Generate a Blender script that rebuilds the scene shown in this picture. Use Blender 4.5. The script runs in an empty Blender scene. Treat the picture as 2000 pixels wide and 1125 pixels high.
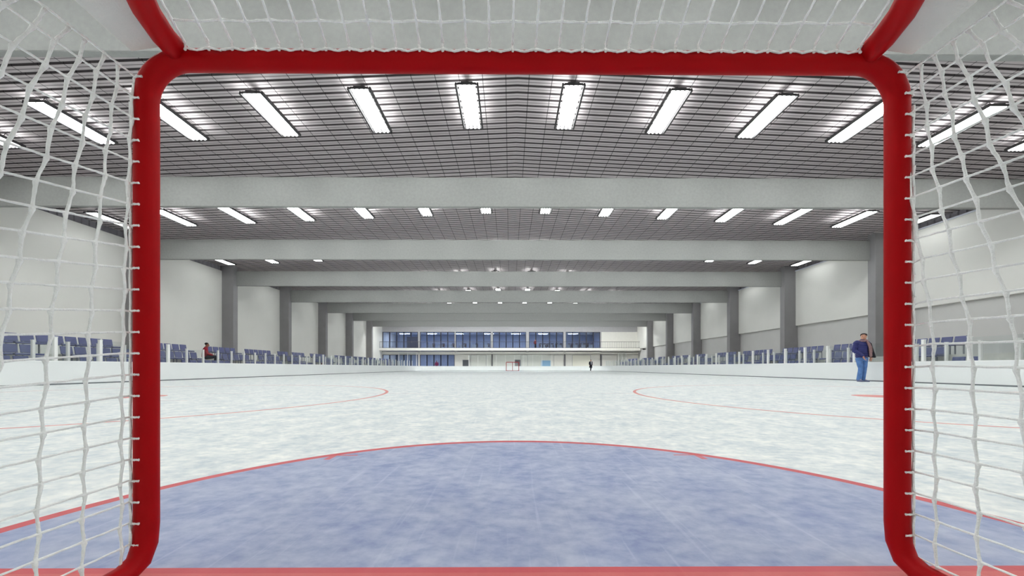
import bpy, bmesh, math, random
from mathutils import Vector, Matrix
from mathutils.bvhtree import BVHTree
random.seed(7)
C = bpy.context.scene.collection
PI = math.pi
S = 6.6            # spacing of the roof beams (m)
EYE = 0.5          # camera height
F = 730.0          # focal length in pixels of the 2000 px wide frame

# ------------------------------------------------------------------ helpers
def lin(c):
    return tuple(((v / 255.0) / 12.92 if v / 255.0 <= 0.04045 else ((v / 255.0 + 0.055) / 1.055) ** 2.4) for v in c)

class MB:
    """collects shapes and links them as ONE mesh object"""
    def __init__(self):
        self.v, self.f, self.s = [], [], []
    def add(self, vs, fs, smooth=False):
        b = len(self.v)
        self.v.extend([tuple(p) for p in vs])
        self.f.extend([tuple(i + b for i in f) for f in fs])
        self.s.extend([smooth] * len(fs))
        return self
    def box(self, x0, x1, y0, y1, z0, z1, M=None):
        vs = [(x0, y0, z0), (x1, y0, z0), (x1, y1, z0), (x0, y1, z0), (x0, y0, z1), (x1, y0, z1), (x1, y1, z1), (x0, y1, z1)]
        if M is not None:
            vs = [M @ Vector(p) for p in vs]
        return self.add(vs, [(0, 3, 2, 1), (4, 5, 6, 7), (0, 1, 5, 4), (1, 2, 6, 5), (2, 3, 7, 6), (3, 0, 4, 7)])
    def rbox(self, x0, x1, y0, y1, z0, z1, r=0.01, M=None, seg=2):
        bm = bmesh.new()
        bmesh.ops.create_cube(bm, size=1.0)
        for v in bm.verts:
            v.co = Vector(((x0 + x1) / 2 + v.co.x * (x1 - x0), (y0 + y1) / 2 + v.co.y * (y1 - y0), (z0 + z1) / 2 + v.co.z * (z1 - z0)))
        bmesh.ops.bevel(bm, geom=bm.edges[:], offset=r, segments=seg, affect='EDGES', profile=0.5)
        bm.verts.index_update()
        vs = [(M @ v.co if M is not None else v.co.copy()) for v in bm.verts]
        fs = [[v.index for v in f.verts] for f in bm.faces]
        bm.free()
        return self.add(vs, fs)
    def tube(self, pts, rad, n=8, cap=True, closed=False, flat=None):
        pts = [Vector(p) for p in pts]
        m = len(pts)
        rs = rad if isinstance(rad, (list, tuple)) else [rad] * m
        vs, fs = [], []
        up = None
        for i, p in enumerate(pts):
            a = pts[i - 1] if (i > 0 or closed) else p
            b = pts[(i + 1) % m] if (i < m - 1 or closed) else p
            t = (b - a)
            t = t.normalized() if t.length > 1e-9 else Vector((0, 0, 1))
            if up is None:
                up = Vector((0, 0, 1)) if abs(t.z) < 0.9 else Vector((1, 0, 0))
            u = (up - t * up.dot(t))
            if u.length < 1e-6:
                u = Vector((1, 0, 0)) - t * t.x
            u.normalize()
            w = t.cross(u)
            up = u
            for k in range(n):
                a_ = 2 * PI * k / n
                q = flat if flat else 1.0
                vs.append(p + (u * math.cos(a_) + w * math.sin(a_) * q) * rs[i])
        rng = m if closed else m - 1
        for i in range(rng):
            j = (i + 1) % m
            for k in range(n):
                k2 = (k + 1) % n
                fs.append((i * n + k, i * n + k2, j * n + k2, j * n + k))
        self.add(vs, fs, True)
        if cap and not closed:
            b = len(self.v) - len(vs)
            self.f.append(tuple(b + k for k in range(n))[::-1]); self.s.append(False)
            self.f.append(tuple(b + (m - 1) * n + k for k in range(n))); self.s.append(False)
        return self
    def ball(self, c, r, sx=1, sy=1, sz=1, nu=12, nv=8, M=None):
        vs, fs = [], []
        for j in range(nv + 1):
            th = PI * j / nv
            for i in range(nu):
                ph = 2 * PI * i / nu
                p = Vector((math.sin(th) * math.cos(ph) * r * sx, math.sin(th) * math.sin(ph) * r * sy, math.cos(th) * r * sz))
                if M is not None:
                    p = M @ p
                vs.append(p + Vector(c))
        for j in range(nv):
            for i in range(nu):
                i2 = (i + 1) % nu
                fs.append((j * nu + i, (j + 1) * nu + i, (j + 1) * nu + i2, j * nu + i2))
        return self.add(vs, fs, True)
    def build(self, name, mat, parent=None, loc=None):
        me = bpy.data.meshes.new(name)
        me.from_pydata(self.v, [], self.f)
        me.polygons.foreach_set('use_smooth', self.s)
        me.materials.append(mat)
        me.validate(); me.update()
        o = bpy.data.objects.new(name, me)
        C.objects.link(o)
        if parent is not None:
            o.parent = parent
        if loc is not None:
            o.location = loc
        return o

def tag(o, label, cat, group=None, kind=None):
    o['label'] = label; o['category'] = cat
    if group: o['group'] = group
    if kind: o['kind'] = kind
    return o
def thing(name, label, cat, loc=(0, 0, 0), rz=0.0, group=None, kind=None):
    o = bpy.data.objects.new(name, None); C.objects.link(o)
    o.empty_display_size = 0.1
    o.location = loc; o.rotation_euler = (0, 0, rz)
    return tag(o, label, cat, group, kind)
def struct(o, label, cat):
    return tag(o, label, cat, None, 'structure')
def copy_tree(o, parent=None):
    c = o.copy(); C.objects.link(c)
    if parent is not None: c.parent = parent
    for ch in KIDS.get(o.name, []):
        copy_tree(ch, c)
    return c
KIDS = {}
def remember(o):
    KIDS[o.name] = [c for c in o.children]
    for c in o.children: remember(c)
ONES = 'first second third fourth fifth sixth seventh eighth ninth tenth eleventh twelfth thirteenth fourteenth fifteenth sixteenth seventeenth eighteenth nineteenth'.split()
TENS = {2: 'twent', 3: 'thirt', 4: 'fort', 5: 'fift', 6: 'sixt', 7: 'sevent', 8: 'eight', 9: 'ninet'}
def nth(n):
    if n < 20: return ONES[n - 1]
    t, u = divmod(n, 10)
    return TENS[t] + 'ieth' if u == 0 else TENS[t] + 'y-' + ONES[u - 1]

# ------------------------------------------------------------------ materials
def mat(name, rgb, rough=0.6, metal=0.0, spec=0.3, noise=0.0, nscale=4.0, bump=0.0, bscale=40.0, emit=None, es=0.0, stretch=None):
    m = bpy.data.materials.new(name); m.use_nodes = True
    nt = m.node_tree; b = nt.nodes['Principled BSDF']
    col = lin(rgb)
    b.inputs['Base Color'].default_value = (*col, 1)
    b.inputs['Roughness'].default_value = rough
    b.inputs['Metallic'].default_value = metal
    b.inputs['Specular IOR Level'].default_value = spec
    if noise or bump:
        tc = nt.nodes.new('ShaderNodeTexCoord'); src = tc.outputs['Object']
        if stretch:
            mp = nt.nodes.new('ShaderNodeMapping'); mp.inputs['Scale'].default_value = stretch
            nt.links.new(src, mp.inputs['Vector']); src = mp.outputs['Vector']
    if noise:
        n = nt.nodes.new('ShaderNodeTexNoise'); n.inputs['Scale'].default_value = nscale; n.inputs['Detail'].default_value = 6
        nt.links.new(src, n.inputs['Vector'])
        r = nt.nodes.new('ShaderNodeMapRange')
        r.inputs['From Min'].default_value = 0.3; r.inputs['From Max'].default_value = 0.7
        r.inputs['To Min'].default_value = 1 - noise; r.inputs['To Max'].default_value = 1 + noise
        nt.links.new(n.outputs['Fac'], r.inputs['Value'])
        mx = nt.nodes.new('ShaderNodeVectorMath'); mx.operation = 'SCALE'
        mx.inputs[0].default_value = col
        nt.links.new(r.outputs['Result'], mx.inputs['Scale'])
        nt.links.new(mx.outputs['Vector'], b.inputs['Base Color'])
    if bump:
        n2 = nt.nodes.new('ShaderNodeTexNoise'); n2.inputs['Scale'].default_value = bscale; n2.inputs['Detail'].default_value = 4
        nt.links.new(src, n2.inputs['Vector'])
        bp = nt.nodes.new('ShaderNodeBump'); bp.inputs['Strength'].default_value = bump; bp.inputs['Distance'].default_value = 0.01
        nt.links.new(n2.outputs['Fac'], bp.inputs['Height']); nt.links.new(bp.outputs['Normal'], b.inputs['Normal'])
    if emit:
        b.inputs['Emission Color'].default_value = (*lin(emit), 1); b.inputs['Emission Strength'].default_value = es
    return m

def glass_mat(name, tint, gloss=0.06, rough=0.02):
    m = bpy.data.materials.new(name); m.use_nodes = True
    nt = m.node_tree; nt.nodes.clear()
    out = nt.nodes.new('ShaderNodeOutputMaterial')
    t = nt.nodes.new('ShaderNodeBsdfTransparent'); t.inputs['Color'].default_value = (*tint, 1)
    g = nt.nodes.new('ShaderNodeBsdfGlossy'); g.inputs['Roughness'].default_value = rough
    g.inputs['Color'].default_value = (0.9, 0.95, 1, 1)
    mx = nt.nodes.new('ShaderNodeMixShader'); mx.inputs['Fac'].default_value = gloss
    nt.links.new(t.outputs[0], mx.inputs[1]); nt.links.new(g.outputs[0], mx.inputs[2]); nt.links.new(mx.outputs[0], out.inputs['Surface'])
    return m

M_RED = mat('red_enamel', (162, 3, 10), rough=0.5, spec=0.10, noise=0.05, nscale=9)
M_NET = mat('white_cord', (246, 247, 245), rough=0.85, noise=0.06, nscale=60, bump=0.4, bscale=300)
M_CANVAS = mat('white_canvas', (214, 214, 210), rough=0.9, noise=0.04, nscale=8, bump=0.2, bscale=150)
M_CONC = mat('beam_concrete', (157, 158, 156), rough=0.85, noise=0.05, nscale=12, bump=0.25, bscale=60)
M_COL = mat('column_concrete', (150, 148, 150), rough=0.85, noise=0.05, nscale=1.6, bump=0.25, bscale=60)
M_WALL = mat('wall_plaster', (230, 229, 225), rough=0.9, noise=0.02, nscale=0.8, bump=0.1, bscale=80)
M_WALL2 = mat('lower_wall_plaster', (204, 203, 202), rough=0.9, noise=0.03, nscale=0.8, bump=0.1, bscale=80)
M_DECK = mat('corrugated_grey', (150, 147, 154), rough=0.6, metal=0.0)
M_LEDGE = mat('pale_ledge', (222, 226, 238), rough=0.6)
M_BOARD = mat('white_dasher', (238, 240, 240), rough=0.45, spec=0.4, noise=0.015, nscale=1.2)
M_CAP = mat('board_cap', (246, 247, 247), rough=0.4)
M_KICK = mat('kick_strip_grey', (120, 124, 128), rough=0.6)
M_POST = mat('white_post', (242, 242, 240), rough=0.4)
M_GLASS = glass_mat('rink_glass', (0.955, 0.97, 0.97), 0.035)
M_PANE = glass_mat('window_glass', (0.80, 0.86, 0.94), 0.07)
M_STEP = mat('stand_concrete', (208, 206, 200), rough=0.9, noise=0.04, nscale=2)
M_SEAT = mat('blue_seat', (100, 104, 144), rough=0.5, spec=0.3, noise=0.05, nscale=1.5)
M_SEATLEG = mat('seat_bracket', (150, 152, 160), rough=0.5, metal=0.3)
M_HOUS = mat('lamp_housing', (74, 72, 74), rough=0.5, metal=0.2)
ROW_POWER = {-2: 1.0, -1: 1.0, 0: 1.0, 1: 1.0, 2: 0.85, 3: 0.68, 4: 0.6, 5: 0.55, 6: 0.65, 7: 2.6}
POWER = 28.5
M_TUBES = {k: mat('lamp_tube', (255, 255, 255), rough=0.5, emit=(250, 255, 252), es=POWER * p) for k, p in ROW_POWER.items()}
M_TUBES_OUT = {k: mat('lamp_tube_dim', (255, 255, 255), rough=0.5, emit=(250, 255, 252), es=POWER * p * 0.22) for k, p in ROW_POWER.items()}
M_WIRE = mat('steel_wire', (110, 110, 112), rough=0.4, metal=0.8)
M_FRAME = mat('dark_window_frame', (44, 46, 58), rough=0.5)
M_PIER = mat('facade_pier', (176, 175, 178), rough=0.85, noise=0.03)
M_CREAM = mat('cream_panel', (238, 236, 230), rough=0.8, noise=0.02)
M_CREAM2 = mat('bright_cream_door', (238, 236, 224), rough=0.7)
M_SLAB = mat('balcony_slab', (244, 241, 234), rough=0.8, noise=0.03)
M_DARKGREY = mat('dark_grey_panel', (92, 95, 100), rough=0.6)
M_MIDGREY = mat('mid_grey_panel', (112, 110, 114), rough=0.6)
M_BLUE = mat('pale_blue_panel', (150, 192, 228), rough=0.4)
M_BLACK = mat('black_metal', (22, 22, 24), rough=0.5)
M_RAIL = mat('grey_railing', (96, 94, 98), rough=0.5, metal=0.2)
M_ROOM = mat('room_wall', (178, 184, 200), rough=0.8)
M_ROOMFLOOR = mat('room_floor', (120, 124, 140), rough=0.6)
M_ROOMLAMP = mat('room_lamp', (255, 255, 255), emit=(228, 236, 255), es=52.0)
M_TABLE = mat('white_table', (214, 214, 216), rough=0.5)
M_BROWN = mat('brown_chair', (92, 66, 60), rough=0.6)
M_DOORBLUE = mat('slate_door', (60, 66, 88), rough=0.5)
M_SURR = mat('outer_floor', (176, 176, 176), rough=0.9, noise=0.04)

# ice with the painted markings under its surface
class NT:
    def __init__(self, nt): self.nt = nt
    def m(self, op, a, b=None, c=None):
        n = self.nt.nodes.new('ShaderNodeMath'); n.operation = op
        for i, x in enumerate((a, b, c)):
            if x is None: continue
            if isinstance(x, (int, float)): n.inputs[i].default_value = x
            else: self.nt.links.new(x, n.inputs[i])
        return n.outputs[0]
    def mix(self, fac, a, b):
        n = self.nt.nodes.new('ShaderNodeMix'); n.data_type = 'RGBA'
        for idx, x in ((0, fac), (6, a), (7, b)):
            if isinstance(x, (int, float)): n.inputs[idx].default_value = x
            elif isinstance(x, tuple): n.inputs[idx].default_value = (*x, 1)
            else: self.nt.links.new(x, n.inputs[idx])
        return n.outputs[2]
GX, GY = 0.034, 0.911      # centre of the near goal mouth
def ice_material():
    m = bpy.data.materials.new('painted_ice'); m.use_nodes = True
    nt = m.node_tree; b = nt.nodes['Principled BSDF']; N = NT(nt)
    geo = nt.nodes.new('ShaderNodeNewGeometry')
    sp = nt.nodes.new('ShaderNodeSeparateXYZ'); nt.links.new(geo.outputs['Position'], sp.inputs[0])
    X, Y = sp.outputs[0], sp.outputs[1]
    def noise(scale, det=5, st=(1, 1, 1), rot=0.0, rough=0.55):
        mp = nt.nodes.new('ShaderNodeMapping'); mp.inputs['Scale'].default_value = st; mp.inputs['Rotation'].default_value = (0, 0, rot)
        nt.links.new(geo.outputs['Position'], mp.inputs['Vector'])
        n = nt.nodes.new('ShaderNodeTexNoise'); n.inputs['Scale'].default_value = scale; n.inputs['Detail'].default_value = det
        n.inputs['Roughness'].default_value = rough
        nt.links.new(mp.outputs[0], n.inputs['Vector']); return n.outputs['Fac']
    def rng(v, a, b_, c, d):
        r = nt.nodes.new('ShaderNodeMapRange'); nt.links.new(v, r.inputs['Value'])
        for k, x in (('From Min', a), ('From Max', b_), ('To Min', c), ('To Max', d)): r.inputs[k].default_value = x
        return r.outputs['Result']
    n1 = noise(19.0, 6, (0.8, 1, 1), 0.2, 0.6); n2 = noise(4.5, 5, (1, 0.8, 1), -0.2); n3 = noise(0.25, 3)
    scr = noise(3.0, 3, (9, 0.35, 1), 0.9); scr2 = noise(3.0, 3, (9, 0.35, 1), -0.7)
    scratch = N.m('ADD', rng(scr, 0.62, 0.72, 0, 1), rng(scr2, 0.62, 0.72, 0, 1))
    v = N.m('ADD', N.m('MULTIPLY', n1, 0.55), N.m('MULTIPLY', n2, 0.45))
    v = rng(v, 0.36, 0.64, 0.0, 1.0)
    ice = N.mix(v, lin((198, 208, 214)), lin((250, 250, 246)))
    ice = N.mix(N.m('MULTIPLY', scratch, 0.35), ice, lin((252, 252, 250)))
    blue = N.mix(v, lin((138, 149, 186)), lin((184, 190, 210)))
    blue = N.mix(N.m('MULTIPLY', scratch, 0.30), blue, lin((206, 210, 226)))
    def dist(cx, cy):
        dx = N.m('SUBTRACT', X, cx); dy = N.m('SUBTRACT', Y, cy)
        return N.m('SQRT', N.m('ADD', N.m('MULTIPLY', dx, dx), N.m('MULTIPLY', dy, dy)))
    def near(a, c, w): return N.m('LESS_THAN', N.m('ABSOLUTE', N.m('SUBTRACT', a, c)), w)
    def rect(x0, x1, y0, y1):
        return N.m('MULTIPLY', near(X, (x0 + x1) / 2, abs(x1 - x0) / 2), near(Y, (y0 + y1) / 2, abs(y1 - y0) / 2))
    def union(l):
        r = l[0]
        for x in l[1:]: r = N.m('MAXIMUM', r, x)
        return r
    d0 = dist(GX, GY)
    R = 1.637
    fill = N.m('MULTIPLY', N.m('LESS_THAN', d0, R), N.m('GREATER_THAN', Y, GY))
    dfar = dist(0.36, 52.8)
    fillf = N.m('MULTIPLY', N.m('LESS_THAN', dfar, R), N.m('LESS_THAN', Y, 52.8))
    redm = [N.m('MULTIPLY', near(d0, R - 0.025, 0.026), N.m('GREATER_THAN', Y, GY)), near(Y, GY, 0.025)]
    marks = []
    for s in (-1, 1):
        x = GX + s * 1.03
        marks += [rect(x - 0.017, x + 0.017, 2.03, 2.12), rect(x, x - s * 0.13, 2.12, 2.14)]
    for s in (-1, 1):
        cx = 0.02 + s * 6.38
        dc = dist(cx, 6.45)
        marks += [near(dc, 4.03, 0.03), N.m('LESS_THAN', dc, 0.36)]
        for yy in (5.66, 7.16):
            marks.append(N.m('MULTIPLY', rect(cx - s * 3.6, cx - s * 4.65, yy - 0.012, yy + 0.012), 0.45))
            marks.append(N.m('MULTIPLY', rect(cx - 1.5, cx - 0.6, yy - 0.012, yy + 0.012), 0.45))
            marks.append(N.m('MULTIPLY', rect(cx + 0.6, cx + 1.5, yy - 0.012, yy + 0.012), 0.45))
        marks.append(near(dist(cx, 47.0), 4.03, 0.03))
    greys = [near(Y, 17.0, 0.09), near(Y, 25.8, 0.12), near(Y, 36.5, 0.09)]
    col = N.mix(fill, ice, blue)
    col = N.mix(fillf, col, blue)
    col = N.mix(N.m('MULTIPLY', union(greys), 0.30), col, lin((120, 130, 150)))
    col = N.mix(N.m('MULTIPLY', union(marks), 0.75), col, lin((214, 84, 74)))
    col = N.mix(N.m('MULTIPLY', union(redm), 0.9), col, lin((204, 76, 74)))
    nt.links.new(col, b.inputs['Base Color'])
    b.inputs['Roughness'].default_value = 0.5
    b.inputs['Specular IOR Level'].default_value = 0.15
    bp = nt.nodes.new('ShaderNodeBump'); bp.inputs['Strength'].default_value = 0.25; bp.inputs['Distance'].default_value = 0.01
    nt.links.new(n1, bp.inputs['Height']); nt.links.new(bp.outputs['Normal'], b.inputs['Normal'])
    return m
M_ICE = ice_material()

def ceiling_material():
    m = bpy.data.materials.new('roof_deck'); m.use_nodes = True
    nt = m.node_tree; b = nt.nodes['Principled BSDF']; N = NT(nt)
    geo = nt.nodes.new('ShaderNodeNewGeometry')
    sp = nt.nodes.new('ShaderNodeSeparateXYZ'); nt.links.new(geo.outputs['Position'], sp.inputs[0])
    X, Y = sp.outputs[0], sp.outputs[1]
    nx = N.m('FRACT', N.m('DIVIDE', N.m('ADD', X, 100.0 - 0.22 + 0.32), 0.645))
    seam = N.m('LESS_THAN', nx, 0.035)
    ny = N.m('FRACT', N.m('DIVIDE', N.m('ADD', Y, 8.2 + 270.0), 0.27))
    thin = N.m('LESS_THAN', N.m('ABSOLUTE', N.m('SUBTRACT', ny, 0.35)), 0.06)
    col = N.mix(N.m('MULTIPLY', thin, 0.8), lin((190, 182, 184)), lin((112, 105, 108)))
    col = N.mix(N.m('MULTIPLY', seam, 0.8), col, lin((50, 46, 50)))
    groove_shade = N.m('GREATER_THAN', ny, 0.74)  # shade inside the deck grooves, painted into the colour
    col = N.mix(N.m('MULTIPLY', groove_shade, 0.85), col, lin((58, 53, 56)))
    nt.links.new(col, b.inputs['Base Color'])
    b.inputs['Roughness'].default_value = 0.75; b.inputs['Specular IOR Level'].default_value = 0.2
    return m
M_CEIL = ceiling_material()

# ------------------------------------------------------------------ room shell
Y0, Y1 = -8.0, 9 * S
WALL_X = 20.26; COL_X = 19.46
BEAM_B, BEAM_T = EYE + 640 / 730 * S, EYE + 757 / 730 * S
RIDGE_X, RIDGE_Z, PITCH = 0.22, 8.54, 0.045
def ceil_z(x): return RIDGE_Z - PITCH * abs(x - RIDGE_X)

struct(MB().box(-21.5, 21.5, Y0 - 0.3, 70, -0.3, -0.03).build('floor_surround', M_SURR), 'grey concrete floor around the ice and under the stands', 'floor')

RX, RY0, RY1, RR = 12.9, -3.6, 57.2, 6.6     # inside face of the boards
def rink_outline(off=0.0, n=14):
    pts = []
    for cx, cy, a0 in ((RX - RR, RY1 - RR, 0), (-RX + RR, RY1 - RR, 90), (-RX + RR, RY0 + RR, 180), (RX - RR, RY0 + RR, 270)):
        for i in range(n + 1):
            a = math.radians(a0 + 90 * i / n)
            pts.append((cx + (RR + off) * math.cos(a), cy + (RR + off) * math.sin(a)))
    return pts
def densify(pts, step):
    out = []
    for i, p in enumerate(pts):
        q = pts[(i + 1) % len(pts)]
        L = math.dist(p, q); k = max(1, int(L / step))
        for j in range(k):
            out.append((p[0] + (q[0] - p[0]) * j / k, p[1] + (q[1] - p[1]) * j / k))
    return out
ol = rink_outline(0.06)
mb = MB(); n = len(ol)
mb.add([(x, y, 0) for x, y in ol] + [(x, y, -0.05) for x, y in ol], [tuple(range(n)), tuple(range(2 * n - 1, n - 1, -1))] + [(i, i + n, (i + 1) % n + n, (i + 1) % n) for i in range(n)])
struct(mb.build('floor', M_ICE), 'white ice sheet with blue goal crease and red painted circles', 'ice rink')

# dasher boards all round the ice
def ring(profile, name, m, parent):
    """profile: list of (offset outwards, z) swept round the rink"""
    mb = MB(); rings = [densify(rink_outline(0.0), 3.0)]
    base = rings[0]; n = len(base)
    vs, fs = [], []
    nrm = []
    for i in range(n):
        a, b = base[i - 1], base[(i + 1) % n]
        tx, ty = b[0] - a[0], b[1] - a[1]; L = math.hypot(tx, ty)
        nrm.append((ty / L, -tx / L))
    for off, z in profile:
        vs += [(base[i][0] + nrm[i][0] * off, base[i][1] + nrm[i][1] * off, z) for i in range(n)]
    k = len(profile)
    for j in range(k):
        j2 = (j + 1) % k
        for i in range(n):
            i2 = (i + 1) % n
            fs.append((j * n + i, j * n + i2, j2 * n + i2, j2 * n + i))
    mb.add(vs, fs, False)
    return mb.build(name, m, parent)
boards = thing('dasher_boards', 'low white dasher boards running all around the ice', 'rink boards')
ring([(0.0, 0.0), (0.0, 0.655), (0.10, 0.655), (0.10, 0.0)], 'board_wall', M_BOARD, boards)
ring([(-0.015, 0.655), (-0.015, 0.69), (0.115, 0.69), (0.115, 0.655)], 'cap_rail', M_CAP, boards)
k_ = ring([(-0.012, 0.0), (-0.012, 0.035), (-0.001, 0.04), (-0.001, 0.0)], 'kick_strip', M_KICK, boards)
k_['label'] = 'thin grey kick strip'

# ceiling: pitched ribbed steel deck, ribs across the hall
prof = [(0.0, 0.0), (0.185, 0.0), (0.195, 0.05), (0.255, 0.05), (0.265, 0.0)]
ys = []
y = Y0 - 0.2
while y < 67.0:
    for dy, dz in prof: ys.append((y + dy, dz))
    y += 0.27
mb = MB()
for xa, xb in ((-21.4, RIDGE_X), (RIDGE_X, 21.4)):
    vs, fs = [], []
    for (yy, dz) in ys:
        vs += [(xa, yy, ceil_z(xa) + dz), (xb, yy, ceil_z(xb) + dz)]
    for i in range(len(ys) - 1):
        fs.append((2 * i, 2 * i + 2, 2 * i + 3, 2 * i + 1))
    mb.add(vs, fs)
struct(mb.build('ceiling', M_CEIL), 'pitched grey ribbed deck ceiling over the whole rink', 'ceiling')
struct(MB().box(-21.6, 21.6, Y0 - 0.4, 67.2, 8.75, 8.9).build('ceiling_slab', M_DECK), 'flat roof slab above the ribbed deck', 'roof')

for k in range(-1, 9):
    y = k * S
    where = {-1: 'behind the near goal', 0: 'over the near goal net'}.get(k, nth(max(k, 1)) + ' one in front of the near goal')
    struct(MB().rbox(-COL_X - 0.02, COL_X + 0.02, y + 0.28, y + 0.43, BEAM_B, BEAM_T, r=0.012, seg=1).build('ceiling_beam', M_CONC),
           'deep pale concrete beam spanning the hall, ' + where, 'beam')
    for s, sd in ((-1, "red-shirted spectator's side"), (1, "navy-jacketed man's side")):
        struct(MB().rbox(min(s * COL_X, s * 20.4), max(s * COL_X, s * 20.4), y - 0.01, y + 0.43, -0.03, 8.0, r=0.012, seg=1).build('column', M_COL),
               'grey concrete column on the ' + sd + ' under beam ' + where, 'column')

# side walls
WT = 7.29
struct(MB().box(-20.7, -WALL_X, Y0, 67, -0.05, WT).build('wall_left', M_WALL), 'smooth pale wall behind the stand with red-shirted spectator', 'wall')
struct(MB().box(20.42, 20.8, Y0, 67, -0.05, WT).build('wall_right', M_WALL2), 'grey lower wall behind the stand on the navy-jacketed side', 'wall')
for k in range(-2, 9):
    ya, yb = k * S + 0.43, (k + 1) * S - 0.01
    if k == -2: ya = Y0
    o = MB().rbox(WALL_X - 0.02, 20.43, ya, yb, 3.45, WT, r=0.015, seg=1).build('wall_panel', M_WALL)
    struct(o, 'pale raised upper wall panel in bay ' + (nth(k + 1) + ' from the near end' if k > -1 else 'behind the near goal'), 'wall panel')
def corr(x, s):
    mb = MB(); vs, fs = [], []; y = Y0; pts = []
    while y < 60:
        for dy, d in ((0, 0), (0.12, 0), (0.15, 0.05), (0.27, 0.05), (0.30, 0)): pts.append((y + dy, d))
        y += 0.32
    for yy, d in pts: vs += [(x + s * d, yy, WT - 0.02), (x + s * d, yy, 8.0)]
    for i in range(len(pts) - 1): fs.append((2 * i, 2 * i + 2, 2 * i + 3, 2 * i + 1))
    return mb.add(vs, fs)
struct(corr(-20.34, -1).build('trim_1', M_DECK), 'dark corrugated strip above the smooth pale side wall', 'trim')
struct(corr(20.42, 1).build('trim_2', M_DECK), 'dark corrugated strip above the raised wall panels', 'trim')
struct(MB().box(20.2, 20.5, Y0, 59.3, WT, WT + 0.06).build('trim_3', M_LEDGE), 'thin bluish white ledge on top of the raised wall panels', 'trim')
struct(MB().box(-21.5, 21.5, Y0 - 0.3, Y0, -0.05, 8.6).build('wall_rear', M_WALL), 'plain pale end wall behind the near goal', 'wall')

# ------------------------------------------------------------------ far end building
FY = 59.4
def fx(px): return (px - 996) * FY / F
def fz(py): return EYE + (717.5 - py) * FY / F
ZS, ZB, ZW0, ZW1, ZL = fz(680.7), fz(685.2), fz(680), fz(648.3), fz(692)
groups = [(747.5, 816.5, 5), (820.5, 888, 5), (890, 958.5, 5), (962.5, 1027.5, 5), (1033, 1100.5, 5), (1105, 1172.5, 5)]
mb = MB()
mb.box(-21.5, 21.5, FY, FY + 0.3, ZW1, 8.7)                       # above the windows
edges = [-21.5] + [v for g in groups for v in (fx(g[0]), fx(g[1]))]
for i in range(0, len(edges) - 1, 2):
    mb.box(edges[i], edges[i + 1], FY - 0.02, FY + 0.3, ZS - 0.6, ZW1)
mb.box(fx(1172.5), fx(1175), FY - 0.02, FY + 0.3, ZS - 0.6, ZW1)
struct(mb.build('wall_far', M_PIER), 'grey upper facade with slim piers between the far windows', 'wall')
struct(MB().box(fx(1175), 21.5, FY, FY + 0.3, ZS - 0.6, ZW1).build('wall_far_panel', M_CREAM), 'blank pale wall panel beside the last upper window', 'wall panel')
def window(n, x0, x1, z0, z1, cols, label, split=0):
    w = thing('window_%d' % n, label, 'window', (0, 0, 0), 0, None, 'structure')
    fr = MB(); t = 0.07
    fr.box(x0, x1, FY + 0.02, FY + 0.16, z1 - t, z1); fr.box(x0, x1, FY + 0.02, FY + 0.16, z0, z0 + t)
    for i in range(cols + 1):
        xx = x0 + (x1 - x0) * i / cols
        ww = 0.075
        fr.box(max(x0, xx - ww), min(x1, xx + ww), FY + 0.0, FY + 0.18, z0, z1)
    fr.build('window_frame', M_FRAME, w)
    MB().box(x0 + 0.02, x1 - 0.02, FY + 0.08, FY + 0.10, z0 + 0.02, z1 - 0.02).build('glass', M_PANE, w)
    return w
ups = ['upper window with the slate door, at the far end', 'second upper window along from the slate door',
       'third upper window along from the slate door', 'upper window right above the far goal',
       'upper window behind the balcony visitor in dark red', 'upper window next to the blank pale wall panel']
for i, (a, b, c) in enumerate(groups):
    window(i + 1, fx(a), fx(b), ZS, ZW1, c, 'dark-framed ' + ups[i])
window(7, fx(747.5), fx(816.5), 0.0, ZL - 0.06, 5, 'dark-framed ground window below the slate door')
window(8, fx(820.5), fx(888), 0.0, ZL - 0.06, 5, 'dark-framed ground window behind the magenta-topped visitor')
# slate door inside the first upper window
d = thing('door_1', 'dark slate double door in the first upper window', 'door', (0, 0, 0), 0, None, 'structure')
dl = MB().box(fx(795), fx(816), FY - 0.06, FY - 0.005, ZS, fz(658)).build('door_leaf', M_DOORBLUE, d)
MB().box(fx(804), fx(804.6), FY - 0.10, FY - 0.06, ZS + 0.9, ZS + 1.2).build('door_handle', M_WIRE, dl)
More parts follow.
